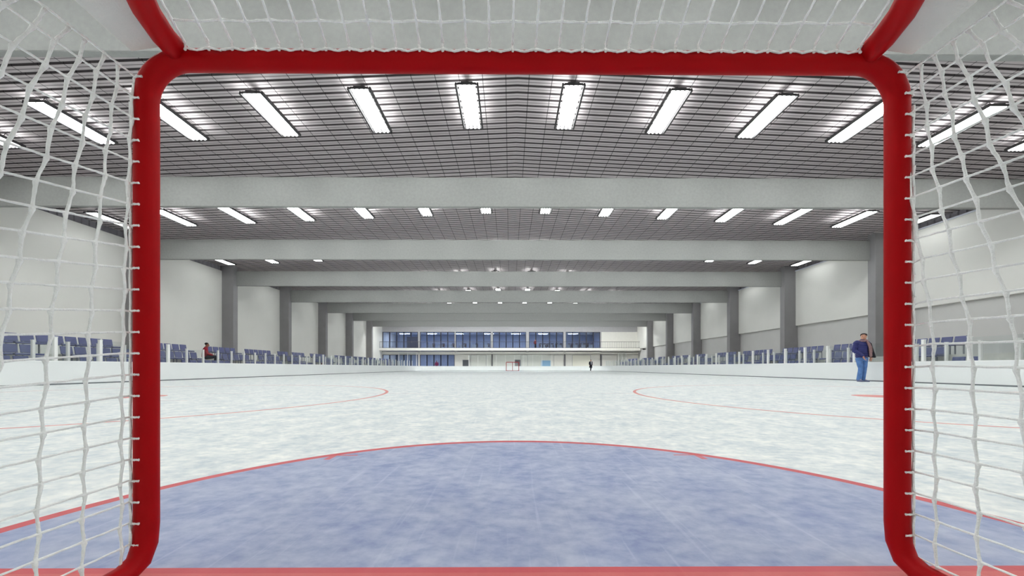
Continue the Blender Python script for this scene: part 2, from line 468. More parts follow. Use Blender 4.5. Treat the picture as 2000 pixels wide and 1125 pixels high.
# ground floor wall
mb = MB()
mb.box(-21.5, 21.5, FY, FY + 0.3, ZL - 0.06, ZS - 0.5)
mb.box(-21.5, fx(747.5), FY, FY + 0.3, -0.05, ZL); mb.box(fx(816.5), fx(820.5), FY - 0.02, FY + 0.3, -0.05, ZL)
mb.box(fx(888), 21.5, FY, FY + 0.3, -0.05, ZL)
struct(mb.build('wall_far_ground', M_CREAM), 'cream ground floor wall behind the far boards', 'wall')
for i, px in enumerate((961, 1103, 1173.5)):
    struct(MB().box(fx(px) - 0.11, fx(px) + 0.11, FY - 0.12, FY + 0.02, 0.0, ZL).build('pillar', M_MIDGREY),
           'slim grey pillar of the far ground floor, ' + ('left of the far goal', 'between far goal and coat-wearing walker', 'beyond the coat-wearing walker')[i], 'pillar')
def panel(n, a, b, top, m, label, kind='door_%d'):
    d = thing(kind % n, label, kind.split('_')[0], (0, 0, 0), 0, None, 'structure')
    MB().box(fx(a), fx(b), FY - 0.05, FY - 0.002, 0.0, fz(top)).build('door_leaf' if kind[0] == 'd' else 'pane', m, d)
    fr = MB(); t = 0.05
    fr.box(fx(a) - t, fx(a), FY - 0.07, FY - 0.001, 0, fz(top) + t); fr.box(fx(b), fx(b) + t, FY - 0.07, FY - 0.001, 0, fz(top) + t)
    fr.box(fx(a), fx(b), FY - 0.07, FY - 0.001, fz(top), fz(top) + t)
    fr.build('door_frame' if kind[0] == 'd' else 'window_frame', M_PIER if kind[0] == 'd' else M_POST, d)
panel(2, 904, 915, 703.3, M_DARKGREY, 'small dark grey hatch door in the cream far wall')
panel(3, 1005, 1016, 703, M_MIDGREY, 'small grey hatch door just behind the far goal')
panel(4, 1118, 1153, 694, M_CREAM2, 'bright cream roller door behind the coat-wearing walker')
panel(5, 920, 949, 694, M_CREAM, 'plain cream door between the dark hatch and far goal')
panel(6, 1018, 1030, 694, M_CREAM, 'narrow cream door to the right of the far goal')
panel(7, 1082, 1100, 694, M_CREAM, 'cream door next to the pale blue window')
panel(8, 1176, 1205, 694, M_CREAM, 'wide cream door beyond the coat-wearing walker')
panel(9, 1057, 1075, 704, M_BLUE, 'pale blue window low in the cream far wall', 'window_%d')
# white glazed entrance frames
def portal(a, b, top, label, yy):
    t = thing('glazed_gate', label, 'gate')
    f = MB(); x0, x1 = fx(a), fx(b); w = 0.05; zt = fz(top)
    for xx in (x0, (x0 + x1) / 2, x1): f.box(xx - w, xx + w, yy, yy + 0.06, -0.03, zt)
    f.box(x0 - w, x1 + w, yy, yy + 0.06, zt - 0.08, zt); f.box(x0, x1, yy, yy + 0.06, -0.03, 0.12)
    f.build('gate_frame', M_POST, t)
    MB().box(x0 + w, x1 - w, yy + 0.02, yy + 0.035, 0.12, zt - 0.08).build('glass', M_GLASS, t)
portal(781, 815, 688.5, 'tall white-framed glass gate before the first ground window', FY - 0.5)
portal(1207, 1221, 689, 'narrow white-framed glass gate under the balcony end', FY - 0.5)
# balcony
struct(MB().box(fx(743), 20.3, 58.0, FY, ZB, ZS).build('floor_balcony', M_SLAB), 'long pale balcony slab across the far end', 'balcony')
rl = thing('balcony_railing', 'thin grey railing along the whole far balcony', 'railing', (0, 0, 0))
zt = EYE + (717.5 - 667.2) * 58.05 / F
xa, xb = -20.2, 20.2
MB().box(xa, xb, 58.02, 58.08, zt - 0.05, zt).build('top_rail', M_RAIL, rl)
MB().box(xa, xb, 58.03, 58.07, ZS + 0.05, ZS + 0.09).build('bottom_rail', M_RAIL, rl)
mb = MB(); x = xa
while x <= xb:
    mb.box(x - 0.013, x + 0.013, 58.037, 58.063, ZS, zt - 0.03); x += 0.27
mb.build('baluster_grille', M_RAIL, rl)
sp = thing('column_speaker', 'tall black column loudspeaker at the right balcony end', 'loudspeaker', (fx(1248), 58.6, fz(680.4)))
cb_ = MB().rbox(-0.12, 0.12, -0.12, 0.12, 0.0, 1.95, r=0.02).build('cabinet', M_BLACK, sp)
MB().box(-0.09, 0.09, -0.125, -0.118, 0.06, 1.89).build('speaker_grille', M_DARKGREY, cb_)
hb = thing('wall_mounted_box', 'small black box mounted on wall below the column loudspeaker', 'box', (19.9, 55.4, 3.2))
MB().rbox(-0.2, 0.2, -0.12, 0.12, -0.09, 0.09, r=0.02).build('housing', M_BLACK, hb)
MB().box(0.2, 0.6, -0.03, 0.03, -0.03, 0.03).build('bracket', M_BLACK, hb)
# rooms behind the glass
mb = MB(); RYB = 66.0
mb.box(-20.5, fx(1174), RYB, RYB + 0.2, -0.05, ZW1 + 0.3)
mb.box(fx(1174), fx(1174) + 0.2, FY + 0.3, RYB, ZS - 0.4, ZW1 + 0.3)
mb.box(fx(889), fx(889) + 0.2, FY + 0.3, RYB, -0.05, ZS - 0.4)
struct(mb.build('wall_room', M_ROOM), 'blue grey walls of the rooms behind the far windows', 'wall')
struct(MB().box(-20.5, fx(1174), FY + 0.3, RYB, ZS - 0.4, ZS - 0.02).build('floor_room', M_ROOMFLOOR), 'grey floor of the upper room behind the far windows', 'floor')
struct(MB().box(-20.5, fx(1174) + 0.2, FY + 0.3, RYB, ZW1 + 0.05, ZW1 + 0.2).build('ceiling_room', M_ROOM), 'ceiling of the upper room behind the far windows', 'ceiling')
i = 0
for xx in (-17.5, -13.0, -8.5, -3.5, 1.0, 5.5, 10.5):
    i += 1
    t = thing('room_ceiling_lamp', 'white panel lamp in the upper far room, %s from the slate door' % nth(i), 'lamp', (xx, 62.2, ZW1), 0, 'panel lamps in the far rooms')
    MB().box(-0.8, 0.8, -0.35, 0.35, -0.06, 0.05).build('lamp_frame', M_TABLE, t)
    MB().box(-0.75, 0.75, -0.3, 0.3, -0.075, -0.061).build('diffuser', M_ROOMLAMP, t)
for j, xx in enumerate((-17.0, -12.0)):
    t = thing('room_ceiling_lamp', 'white panel lamp in the ground far room, ' + ('below the slate door' if j == 0 else "above the magenta-topped visitor's window"), 'lamp', (xx, 62.2, ZS - 0.46), 0, 'panel lamps in the far rooms')
    MB().box(-0.8, 0.8, -0.35, 0.35, -0.06, 0.05).build('lamp_frame', M_TABLE, t)
    MB().box(-0.75, 0.75, -0.3, 0.3, -0.075, -0.061).build('diffuser', M_ROOMLAMP, t)
def table(px, yy, label):
    t = thing('cafe_table', label, 'table', (fx(px), yy, ZS - 0.02), 0, 'tables behind the upper far windows')
    MB().rbox(-0.5, 0.5, -0.35, 0.35, 0.70, 0.75, r=0.01, seg=1).build('tabletop', M_TABLE, t)
    MB().rbox(-0.34, 0.34, -0.2, 0.2, 0.0, 0.70, r=0.01, seg=1).build('pedestal', M_TABLE, t)
def chair(px, yy, label, rz=0.0):
    t = thing('cafe_chair', label, 'chair', (fx(px), yy, ZS - 0.02), rz, 'brown chairs behind the upper far windows')
    MB().rbox(-0.22, 0.22, -0.22, 0.22, 0.43, 0.48, r=0.01, seg=1).build('seat', M_BROWN, t)
    MB().rbox(-0.22, 0.22, 0.19, 0.23, 0.5, 1.0, r=0.01, seg=1).build('backrest', M_BROWN, t)
    for sx in (-1, 1):
        for sy in (-1, 1):
            MB().box(sx * 0.19 - 0.02, sx * 0.19 + 0.02, sy * 0.19 - 0.02, sy * 0.19 + 0.02, 0, 0.44).build('leg', M_BROWN, t)
tp = [1062, 1077, 1095, 1112, 1127, 1143, 1158]
for i, px in enumerate(tp):
    w = nth(i + 1) + ' from the balcony visitor in dark red'
    table(px, 60.9, 'white pedestal table inside, ' + w)
    chair(px - 4, 61.75, 'brown chair, left one at the table %s' % w)
    chair(px + 5, 61.75, 'brown chair, right one at the table %s' % w)
for i, px in enumerate((836, 856, 876, 900, 924, 948)):
    w = nth(i + 1) + ' from the slate door'
    table(px, 61.2, 'white pedestal table inside, ' + w)
    chair(px + 4, 62.0, 'brown chair, right one at the table %s' % w)

# ------------------------------------------------------------------ stands
def stand(s, label):
    mb = MB()
    def bx(a, b, z0, z1): mb.box(min(s * a, s * b), max(s * a, s * b), -3.0, 55.5, z0, z1)
    bx(15.2, 20.3, -0.03, 0.15); bx(16.1, 20.3, 0.15, 0.57); bx(16.98, 20.3, 0.57, 1.0)
    struct(mb.build('floor_stand', M_STEP), label, 'stand')
stand(-1, 'three pale concrete steps of the stand with red-shirted spectator')
stand(1, "three pale concrete steps of the stand on navy-jacketed man's side")
SIDE = {-1: "red-shirted spectator's side", 1: "navy-jacketed man's side"}
ROWX = {1: (17.6, 1.0, 'top'), 2: (16.75, 0.57, 'middle'), 3: (15.9, 0.15, 'front')}
def make_seat(simple=False):
    """seat faces +X in its own frame (towards the ice of the left stand); origin under the backrest on the step"""
    t = bpy.data.objects.new('stand_seat', None); C.objects.link(t); t.empty_display_size = 0.1
    Mx = Matrix.Translation((0, 0, 0.43)) @ Matrix.Rotation(math.radians(-10), 4, 'Y')
    b = MB(); b.rbox(-0.018, 0.018, -0.195, 0.195, 0.0, 0.30, r=0.012, M=Mx, seg=1)
    b.build('backrest', M_SEAT, t)
    q = MB(); q.rbox(0.03, 0.42, -0.20, 0.20, 0.375, 0.41, r=0.014, seg=1); q.rbox(0.39, 0.43, -0.20, 0.20, 0.345, 0.40, r=0.012, seg=1)
    sp_ = q.build('seat_pan', M_SEAT, t)
    l = MB(); l.box(0.0, 0.03, -0.16, -0.12, 0.0, 0.45); l.box(0.0, 0.03, 0.12, 0.16, 0.0, 0.45); l.box(0.0, 0.36, -0.16, -0.12, 0.345, 0.375); l.box(0.0, 0.36, 0.12, 0.16, 0.345, 0.375)
    l.build('bracket', M_SEATLEG, sp_)
    return t
def far_groups(y, r):
    out = []
    while y < 53:
        n = r.choice((3, 4, 6, 6, 8, 9)); g = n * 0.456
        out.append((y, y + g)); y += g + r.choice((0.5, 0.9, 1.4, 1.9))
    return out
rr = random.Random(3)
SEATS = {
 (-1, 1): [(9.4, 16.8), (18.2, 20.4), (21.8, 24.1), (24.9, 27.7), (28.4, 29.8)] + far_groups(30.3, rr),
 (-1, 2): [(9.2, 13.2), (14.0, 16.9), (17.4, 20.2), (21.4, 24.1), (25.0, 27.3)] + far_groups(28.2, rr),
 (-1, 3): [(9.3, 12.9), (13.9, 17.6), (18.2, 21.6), (22.6, 26.4)] + far_groups(27.4, rr),
 (1, 1): [(14.3, 17.2), (18.9, 20.3), (20.9, 24.0), (25.0, 28.3)] + far_groups(29.0, rr),
 (1, 2): [(14.2, 15.6), (17.4, 19.9), (20.2, 21.0), (21.8, 25.2)] + far_groups(26.2, rr),
 (1, 3): [(12.5, 13.5), (14.6, 15.2), (17.0, 18.6), (19.4, 22.0), (22.8, 25.6)] + far_groups(26.4, rr),
}
cand = []
for (s, r), gs in SEATS.items():
    for gi, (a, b) in enumerate(gs):
        n = int(round((b - a) / 0.456))
        for i in range(n):
            y = a + 0.228 + i * 0.456
            if s == -1 and r == 2 and 20.2 < y < 21.4: continue
            if s == -1 and r == 3 and 30.7 < y < 31.7: continue
            cand.append((math.hypot(ROWX[r][0], y), s, r, gi, i, y))
cand.sort()
proto = make_seat(); remember(proto)
first = True; rest = MB()
for idx, (dd, s, r, gi, i, y) in enumerate(cand):
    X, z, rn = ROWX[r]
    if idx < 300:
        o = proto if first else copy_tree(proto)
        first = False
        o.location = (s * X, y, z); o.rotation_euler = (0, 0, 0 if s < 0 else PI)
        tag(o, 'blue seat, %s row, %s, %s block from the near goal, %s seat' % (rn, SIDE[s], nth(gi + 1), nth(i + 1)), 'seat', '%s row seats of the stand on %s' % (rn, SIDE[s]))
    else:
        Mx = Matrix.Translation((s * X, y, z)) @ Matrix.Rotation(0 if s < 0 else PI, 4, 'Z')
        My = Mx @ Matrix.Translation((0, 0, 0.43)) @ Matrix.Rotation(math.radians(-10), 4, 'Y')
        rest.box(-0.018, 0.018, -0.195, 0.195, 0.0, 0.30, M=My); rest.box(0.03, 0.43, -0.2, 0.2, 0.36, 0.41, M=Mx); rest.box(0, 0.03, -0.02, 0.02, 0, 0.45, M=Mx)
if rest.v:
    tag(rest.build('distant_stand_seats', M_SEAT), 'blue seats at the distant ends of both stands', 'seats', None, 'stuff')

# ------------------------------------------------------------------ glass and posts
def posts(s, x, y_list, z0, z1, w, name, what, group):
    pb = MB().rbox(-w / 2, w / 2, -w / 2, w / 2, 0, z1 - z0 - 0.02, r=0.008, seg=1)
    cp = MB().rbox(-w / 2 - 0.006, w / 2 + 0.006, -w / 2 - 0.006, w / 2 + 0.006, z1 - z0 - 0.02, z1 - z0, r=0.006, seg=1)
    root = None
    for i, y in enumerate(y_list):
        if root is None:
            root = o = thing(name, '', 'post'); sh_ = pb.build('shaft', M_POST, o); cp.build('end_cap', M_POST, sh_); remember(o)
        else:
            o = copy_tree(root)
        o.location = (s * x, y, z0)
        tag(o, 'white %s, %s, %s from the near goal' % (what, SIDE[s], nth(i + 1)), 'post', group)
def panels(s, x, y_list, z0, z1, name, what, group):
    root = None
    for i in range(len(y_list) - 1):
        L = y_list[i + 1] - y_list[i]
        if L > 1.6: continue
        key = round(L, 2)
        if root is None:
            root = o = MB().box(-0.007, 0.007, -L / 2 + 0.056, L / 2 - 0.056, 0.0, z1 - z0).build(name, M_GLASS)
        else:
            o = root.copy(); C.objects.link(o)
        o.location = (s * x, (y_list[i] + y_list[i + 1]) / 2, z0)
        tag(o, 'clear %s, %s, %s from the near goal' % (what, SIDE[s], nth(i + 1)), 'glass panel', group)
DP = 1.175
tall_r = [9.28 + DP * i for i in range(36)]
tall_l1 = [9.53 + DP * i for i in range(5)]
tall_l2 = [24.8 + DP * i for i in range(22)]
for s, yl in ((-1, tall_l1 + tall_l2), (1, tall_r)):
    posts(s, RX + 0.05, yl, 0.69, 1.375, 0.085, 'glass_post', 'glass post on the boards', 'white glass posts on the boards along ' + SIDE[s])
    panels(s, RX + 0.05, yl, 0.69, 1.345, 'board_glass', 'glass pane on the boards', 'glass panes on the boards along ' + SIDE[s])
low = [9.0 + 0.925 * i for i in range(48)]
low = [y - 0.02 for y in low]
for s in (-1, 1):
    posts(s, 14.9, low, -0.03, 1.365, 0.075, 'balustrade_post', 'balustrade post before the stand', 'white balustrade posts before the stand on ' + SIDE[s])
    panels(s, 14.9, low, -0.03, 1.33, 'balustrade_glass', 'balustrade pane before the stand', 'balustrade panes before the stand on ' + SIDE[s])
# far end glass
xs = [-6.3 + 1.4 * i for i in range(10)]
root = None
for i, x in enumerate(xs):
    if root is None:
        root = o = MB().rbox(-0.025, 0.025, -0.025, 0.025, 0, 1.75, r=0.006, seg=1).build('end_glass_post', M_POST)
    else:
        o = root.copy(); C.objects.link(o)
    o.location = (x, RY1 + 0.05, 0.69)
    tag(o, 'thin tall white post on the far end boards, %s from the left corner' % nth(i + 1), 'post', 'posts on the far end boards')
root = None
for i in range(len(xs) - 1):
    if root is None:
        root = o = MB().box(-0.67, 0.67, -0.006, 0.006, 0, 1.7).build('end_board_glass', M_GLASS)
    else:
        o = root.copy(); C.objects.link(o)
    o.location = ((xs[i] + xs[i + 1]) / 2, RY1 + 0.05, 0.69)
    tag(o, 'tall clear pane on the far end boards, %s from the left corner' % nth(i + 1), 'glass panel', 'glass panes on the far end boards')

# ------------------------------------------------------------------ hanging strip lights
LX0, LDX, LZ0 = 0.28, 2.92, 8.25
LY0, LY1 = 1.54, 1.823
def make_light(k, tubes):
    t = bpy.data.objects.new('ceiling_light', None); C.objects.link(t); t.empty_display_size = 0.1
    L = (LY1 - LY0) * S; h = L / 2
    b = MB()
    # open tray: two sloping side rails, a slim spine over the tubes, end plates
    for q in (-1, 1):
        sec = [(q * 0.325, -0.02), (q * 0.315, 0.06), (q * 0.272, 0.06), (q * 0.275, -0.02)]
        vs = [(x, yy, z) for yy in (-h, h) for x, z in sec]
        b.add(vs, [(i, (i + 1) % 4, 4 + (i + 1) % 4, 4 + i) for i in range(4)] + [(3, 2, 1, 0), (4, 5, 6, 7)])
    b.box(-0.16, 0.16, -h, h, 0.062, 0.085)
    for yy in (-h / 2, 0, h / 2): b.box(-0.28, 0.28, yy - 0.02, yy + 0.02, 0.055, 0.062)
    for yy in (-h, h - 0.012):
        b.add([(-0.285, yy, 0.0), (0.285, yy, 0.0), (0.25, yy, 0.06), (-0.25, yy, 0.06), (-0.285, yy + 0.012, 0.0), (0.285, yy + 0.012, 0.0), (0.25, yy + 0.012, 0.06), (-0.25, yy + 0.012, 0.06)],
              [(0, 1, 2, 3), (7, 6, 5, 4), (0, 4, 5, 1), (2, 6, 7, 3)])
    hs = b.build('housing', M_HOUS, t)
    for x in (-0.185, -0.065, 0.065, 0.185):
        MB().tube([(x, -h + 0.02, 0.01), (x, h - 0.02, 0.01)], 0.035, n=8).build('lamp_tube', tubes[k], t)
    for yy in (-h + 0.25, h - 0.25):
        w = MB()
        for s in (-1, 1): w.tube([(s * 0.2, yy, 0.07), (0, yy, 0.30)], 0.008, n=5)
        w.build('hanger', M_WIRE, hs)
    return t
KS = list(range(-2, 8))
for k in KS:
    lp = make_light(k, M_TUBES); remember(lp); first = True
    lo = make_light(k, M_TUBES_OUT); remember(lo); first_o = True
    yc = ((LY0 + LY1) / 2 + k) * S if k < 7 else 54.5  # unseen last row, set forward and overdriven to brighten the far facade
    for i in range(14):
        q = i - 6.5
        x = LX0 + q * LDX
        z = LZ0 - PITCH * abs(x - RIDGE_X)
        if i in (0, 13):
            o = lo if first_o else copy_tree(lo); first_o = False
        else:
            o = lp if first else copy_tree(lp); first = False
        o.location = (x, yc, z)
        row = {-2: 'row behind the near goal', -1: 'row above the near goal'}.get(k, nth(k + 1) + ' row from the near goal')
        sd = SIDE[-1 if q < 0 else 1]
        tag(o, 'four-tube hanging light, %s, %s from ridge, %s' % (row, nth(int(abs(q) + 0.5)), sd), 'ceiling light', 'hanging strip lights, ' + row)

# ------------------------------------------------------------------ near goal
goal = thing('ice_hockey_goal', 'large red goal with white net framing the whole view', 'hockey goal', (GX, GY, 0))
# local frame: y negative = back of the goal (towards the viewer)
HW, HT = 0.915, EYE + (717.5 - 121.5) * GY / F
cr = 0.095
def depth(z): return 1.15 - 0.2 * z - 0.25 * z ** 3
path, rad = [], []
rp, rc = 0.0243, 0.0238
def addp(p, r): path.append(p); rad.append(r)
for yy, zz in ((-0.16, 0.022), (-0.10, 0.022), (-0.055, 0.024), (-0.02, 0.04), (-0.004, 0.075)): addp((-HW, yy, zz), rp)
addp((-HW, 0, 0.12), rp); addp((-HW, 0, HT - cr - 0.02), rp)
for i in range(13):
    a = PI - PI / 2 * i / 12
    addp((-HW + cr + cr * math.cos(a), 0, HT - cr + cr * math.sin(a)), rp + (rc - rp) * max(0, (i - 4) / 8))
addp((-HW + cr + 0.05, 0, HT), rc)
full = path + [(-p[0], p[1], p[2]) for p in reversed(path)]
fr = rad + rad[::-1]
MB().tube(full, fr, n=20).build('goal_frame', M_RED, goal)
bt = [(-HW, -0.15, 0.022), (-HW, -0.6, 0.022)] + [(-HW + 0.35 - 0.35 * math.cos(a), -0.80 - 0.35 * math.sin(a), 0.022) for a in [PI / 2 * i / 8 for i in range(9)]]
bt = bt + [(-x, y, z) for x, y, z in reversed(bt)]
MB().tube(bt, 0.022, n=12).build('base_bar', M_RED, goal)
for s in (-1, 1):
    tb = []
    for i in range(9):
        t = i / 8
        tb.append((s * (0.832 - 0.42 * t * t), 0.010 - 0.50 * t, HT + 0.012 + 0.01 * t))
    MB().tube(tb, [0.026] * 9, n=14).build('top_bar', M_RED, goal)
DB = 0.49
MB().tube([(0.835 - 0.16 - 0.26 - 0.83 * i / 8, -DB, HT + 0.022) for i in range(9)], 0.024, n=12).build('rear_top_bar', M_RED, goal)
rn = random.Random(5)
def strand(mb, pts, r, knots=(), kr=1.0):
    """resample a polyline: wobble the radius like twisted cord, thicken at knots"""
    out, rs = [], []
    for i in range(len(pts) - 1):
        a, b = Vector(pts[i]), Vector(pts[i + 1])
        for j in range(6):
            t = j / 6
            p = a.lerp(b, t)
            e = min(t, 1 - t)
            bulge = 1 + (kr - 1) * max(0, 1 - e / 0.2)
            out.append(p + Vector((rn.uniform(-1, 1), rn.uniform(-1, 1), rn.uniform(-1, 1))) * 0.0004 * (0 if e == 0 else 1))
            rs.append(r * bulge * rn.uniform(0.86, 1.12))
    out.append(Vector(pts[-1])); rs.append(r * kr)
    mb.tube(out, rs, n=6)
def droop(z):
    a = max(0, min(1, (z - 0.15) / 0.6)) * 0.17
    return a * max(0, min(1, (1.12 - z) / 0.2))
NV, DZ = 15, 0.0502
def side_pt(s, i, z, off):
    """i: strand number from the post (0 = on the post), z: height at the post"""
    a_ = 0.32 if s < 0 else 0.62 * max(0.0, min(1.0, (z - 0.60) / 0.36))
    d = depth(z) * ((i - a_) / NV) if i > 0 else -0.0
    zz = z - droop(z) * max(d, 0) * (1.0 if s < 0 else 0.25)
    sway = 0.02 * math.sin(PI * min(1, max(0, d) / 1.0)) * math.sin(PI * min(1, z / 1.2))
    zig = 0.0028 * (1 if (off + i) % 2 == 0 else -1) if i > 0 else 0
    return Vector((s * (HW - 0.004 + (0.012 if i > 0 else 0) + sway), -max(d, 0) - (0.0 if i > 0 else 0.0) + zig, zz))
nz = 24
for s in (-1, 1):
    mb = MB()
    zs = [0.03 + DZ * j + (0.018 if s > 0 else 0) for j in range(nz)]
    zs = [z for z in zs if z < HT - 0.02]
    for i in range(1, NV + 1):
        strand(mb, [side_pt(s, i, z, j) for j, z in enumerate(zs)], 0.0027, kr=1.6)
    for j, z in enumerate(zs):
        zt = min(z, HT - 0.02)
        corner = max(0.0, z - (HT - cr))
        inx = 0.0 if corner <= 0 else cr - math.sqrt(max(0, cr * cr - corner * corner))
        p0 = Vector((s * (HW - 0.012 - inx), 0.022, zt + 0.003)); p1 = Vector((s * (HW + 0.027 - inx), 0.004, zt)); 
        p0 = Vector((s * (HW + 0.004 - inx), -0.0275, zt + 0.001)); p1 = Vector((s * (HW + 0.0265 - inx), -0.012, zt))
        pts = [Vector((s * (HW - inx + 0.0266 * math.sin(math.radians(a_))), -0.0266 * math.cos(math.radians(a_)), zt + 0.001)) for a_ in (-14, 8, 30, 50)]
        pts += [side_pt(s, i, z, j) + Vector((0, 0, 0.005)) for i in range(1, NV + 1)]
        strand(mb, pts, 0.0023, kr=1.35)
    mb.build('side_net', M_NET, goal)
    # lacing cord down the outside of the post
    lc = MB()
    pts = []
    z = 0.05
    while z < HT - cr:
        pts.append((s * (HW + 0.0215), -0.0172 + 0.001 * math.sin(z * 60), z)); z += 0.02
    lc.tube(pts, 0.0028, n=6)
    for z in [0.08, 0.13, 0.18, 0.23] if s < 0 else [0.10, 0.15, 0.62, 0.67, 0.93, 0.98]:
        lc.tube([(s * (HW + 0.012), -0.0265, z), (s * (HW + 0.010), -0.0275, z + 0.025), (s * (HW + 0.016), -0.0255, z + 0.05)], [0.002, 0.0024, 0.002], n=6)
    lc.build('lacing_cord', M_NET, goal)
    # canvas strip beside the top bar
    cv = MB(); vs, fs = [], []
    for i in range(9):
        t = i / 8
        xi = 0.845 - 0.42 * t * t; xo = 0.925 - 0.10 * t * t
        yy = -0.025 - 0.48 * t
        for xx, dz in ((xi, 0.018), (xo, 0.006), (xo, 0.002), (xi, 0.014)): vs.append((s * xx, yy, HT + dz))
    for i in range(8):
        for q in range(4):
            fs.append((i * 4 + q, i * 4 + (q + 1) % 4, i * 4 + 4 + (q + 1) % 4, i * 4 + 4 + q))
    fs += [(0, 1, 2, 3), (32, 35, 34, 33)]
    cv.add(vs, fs).build('canvas_strip', M_CANVAS, goal)
# roof net
mb = MB(); nx_ = 29
def bar_x(d):
    t = min(1.0, d / 0.5)
    return 0.832 - 0.42 * t * t
def roof_pt(u, d):
    sag = 0.006 * math.sin(PI * min(1, d / DB))
    return Vector((u * 0.81 * (1 - 0.5 * d), -d, HT + 0.021 - sag))
DS = [0.03, 0.085] + [0.085 + 0.068 * j for j in range(1, 7)]
for i in range(nx_ + 1):
    u = -1 + 2 * i / nx_
    pts = [Vector((u * 0.80, -0.0255, HT + 0.006)), Vector((u * 0.803, -0.0215, HT + 0.0165))]
    for j, d in enumerate(DS):
        p = roof_pt(u, d + (0.004 if (i + j) % 2 else 0))
        if abs(p.x) > bar_x(d): break
        pts.append(p)
    if len(pts) > 1: strand(mb, pts, 0.0025, kr=1.5)
for j, d in enumerate(DS):
    if j == 0: continue
    us = [-1 + 2 * i / nx_ for i in range(nx_ + 1)]
    pts = [roof_pt(u, d + (0.004 if (i + j) % 2 else 0)) for i, u in enumerate(us)]
    pts = [p for p in pts if abs(p.x) <= bar_x(d)]
    if len(pts) > 1: strand(mb, pts, 0.0024, kr=1.3)
lac = []
for i in range(nx_ * 2 + 1):
    a = math.radians(14 + (12 if i % 2 == 0 else -5))
    lac.append(Vector((-0.80 + 1.60 * i / (nx_ * 2), -0.0262 * math.cos(a), HT + 0.0262 * math.sin(a))))
strand(mb, lac, 0.0026)
mb.build('roof_net', M_NET, goal)
# back net behind the viewer
mb = MB()
def back_pt(u, z):
    d = depth(z) if z < 1.16 else DB
    a = u * 1.0
    w = HW if z < 0.9 else HW - (z - 0.9) / 0.33 * 0.45
    return Vector((a * w, -d * (1.0 - 0.12 * a * a), z))
for i in range(0, 27):
    u = -1 + 2 * i / 26
    mb.tube([back_pt(u, 0.03 + 0.05 * j) for j in range(24)], 0.0024, n=5)
for j in range(0, 24):
    mb.tube([back_pt(-1 + 2 * i / 26, 0.03 + 0.05 * j) for i in range(27)], 0.0022, n=5)
mb.build('back_net', M_NET, goal)

# ------------------------------------------------------------------ far goal
fg = thing('ice_hockey_goal', 'small distant red goal at the far end of the ice', 'hockey goal', (0.36, 52.8, 0))
hw, ht = 0.89, 1.22
p = [(-hw, 0, 0)] + [(-hw + 0.08 + 0.08 * math.cos(PI - PI / 2 * i / 6), 0, ht - 0.08 + 0.08 * math.sin(PI - PI / 2 * i / 6)) for i in range(7)]
MB().tube(p + [(-x, y, z) for x, y, z in reversed(p)], 0.04, n=10).build('goal_frame', M_RED, fg)
MB().tube([(-hw, 0, 0.035), (-hw, 0.75, 0.035), (-hw + 0.3, 1.05, 0.035), (hw - 0.3, 1.05, 0.035), (hw, 0.75, 0.035), (hw, 0, 0.035)], 0.035, n=10).build('base_bar', M_RED, fg)
MB().tube([(0, 1.05, 0.03), (0, 0.95, 0.6), (0, 0.5, 1.21), (0, 0.02, ht)], 0.035, n=10).build('centre_brace', M_RED, fg)
MB().tube([(-hw + 0.05, 0.0, ht), (-hw + 0.2, 0.4, ht), (-hw + 0.5, 0.5, ht), (hw - 0.5, 0.5, ht), (hw - 0.2, 0.4, ht), (hw - 0.05, 0.0, ht)], 0.03, n=10).build('top_bar', M_RED, fg)
mb = MB()
for i in range(19):
    u = -1 + 2 * i / 18
    mb.tube([(u * hw * 0.95, 1.05 - 0.1 * abs(u), 0.05), (u * hw * 0.9, 0.92 - 0.1 * abs(u), 0.6), (u * hw * 0.75, 0.5, 1.2)], 0.004, n=4)
for j in range(12):
    z = 0.05 + 0.1 * j; t = z / 1.2
    mb.tube([(-hw, 0.02, z), (-hw * (0.95 - 0.15 * t), 0.95 - 0.45 * t * t, z), (hw * (0.95 - 0.15 * t), 0.95 - 0.45 * t * t, z), (hw, 0.02, z)], 0.004, n=4)
mb.build('net', M_NET, fg)

# ------------------------------------------------------------------ people
M_SKIN = mat('skin_light', (214, 160, 136), rough=0.55)
M_SKIN_D = mat('skin_tan', (150, 104, 84), rough=0.55)
M_HAIR = mat('dark_hair', (46, 30, 30), rough=0.7, noise=0.2, nscale=60)
M_HAIRB = mat('black_hair', (20, 17, 18), rough=0.7)
M_NAVY = mat('navy_quilt', (44, 48, 108), rough=0.5, spec=0.4, noise=0.1, nscale=12)
M_LINING = mat('black_lining', (22, 20, 30), rough=0.7)
M_JEANS = mat('blue_denim', (88, 124, 180), rough=0.85, noise=0.22, nscale=9, bump=0.3, bscale=160)
M_SCARF = mat('brown_grey_scarf', (148, 118, 118), rough=0.9, noise=0.25, nscale=40)
M_SHOE = mat('grey_shoe', (108, 112, 140), rough=0.6)
M_SHOED = mat('dark_shoe', (26, 26, 34), rough=0.6)
M_REDTOP = mat('red_jumper', (150, 42, 54), rough=0.9, noise=0.12, nscale=12)
M_DARKTR = mat('charcoal_trousers', (40, 42, 52), rough=0.9)
M_COAT = mat('dark_coat', (24, 24, 36), rough=0.85)
M_SHIRT = mat('white_shirt', (232, 232, 234), rough=0.8)
M_MAG = mat('magenta_top', (112, 48, 84), rough=0.9)
M_DKRED = mat('dark_red_top', (96, 30, 40), rough=0.9)
M_EYE = mat('eye_dark', (30, 22, 20), rough=0.3)
M_LIP = mat('lip', (160, 84, 78), rough=0.5)

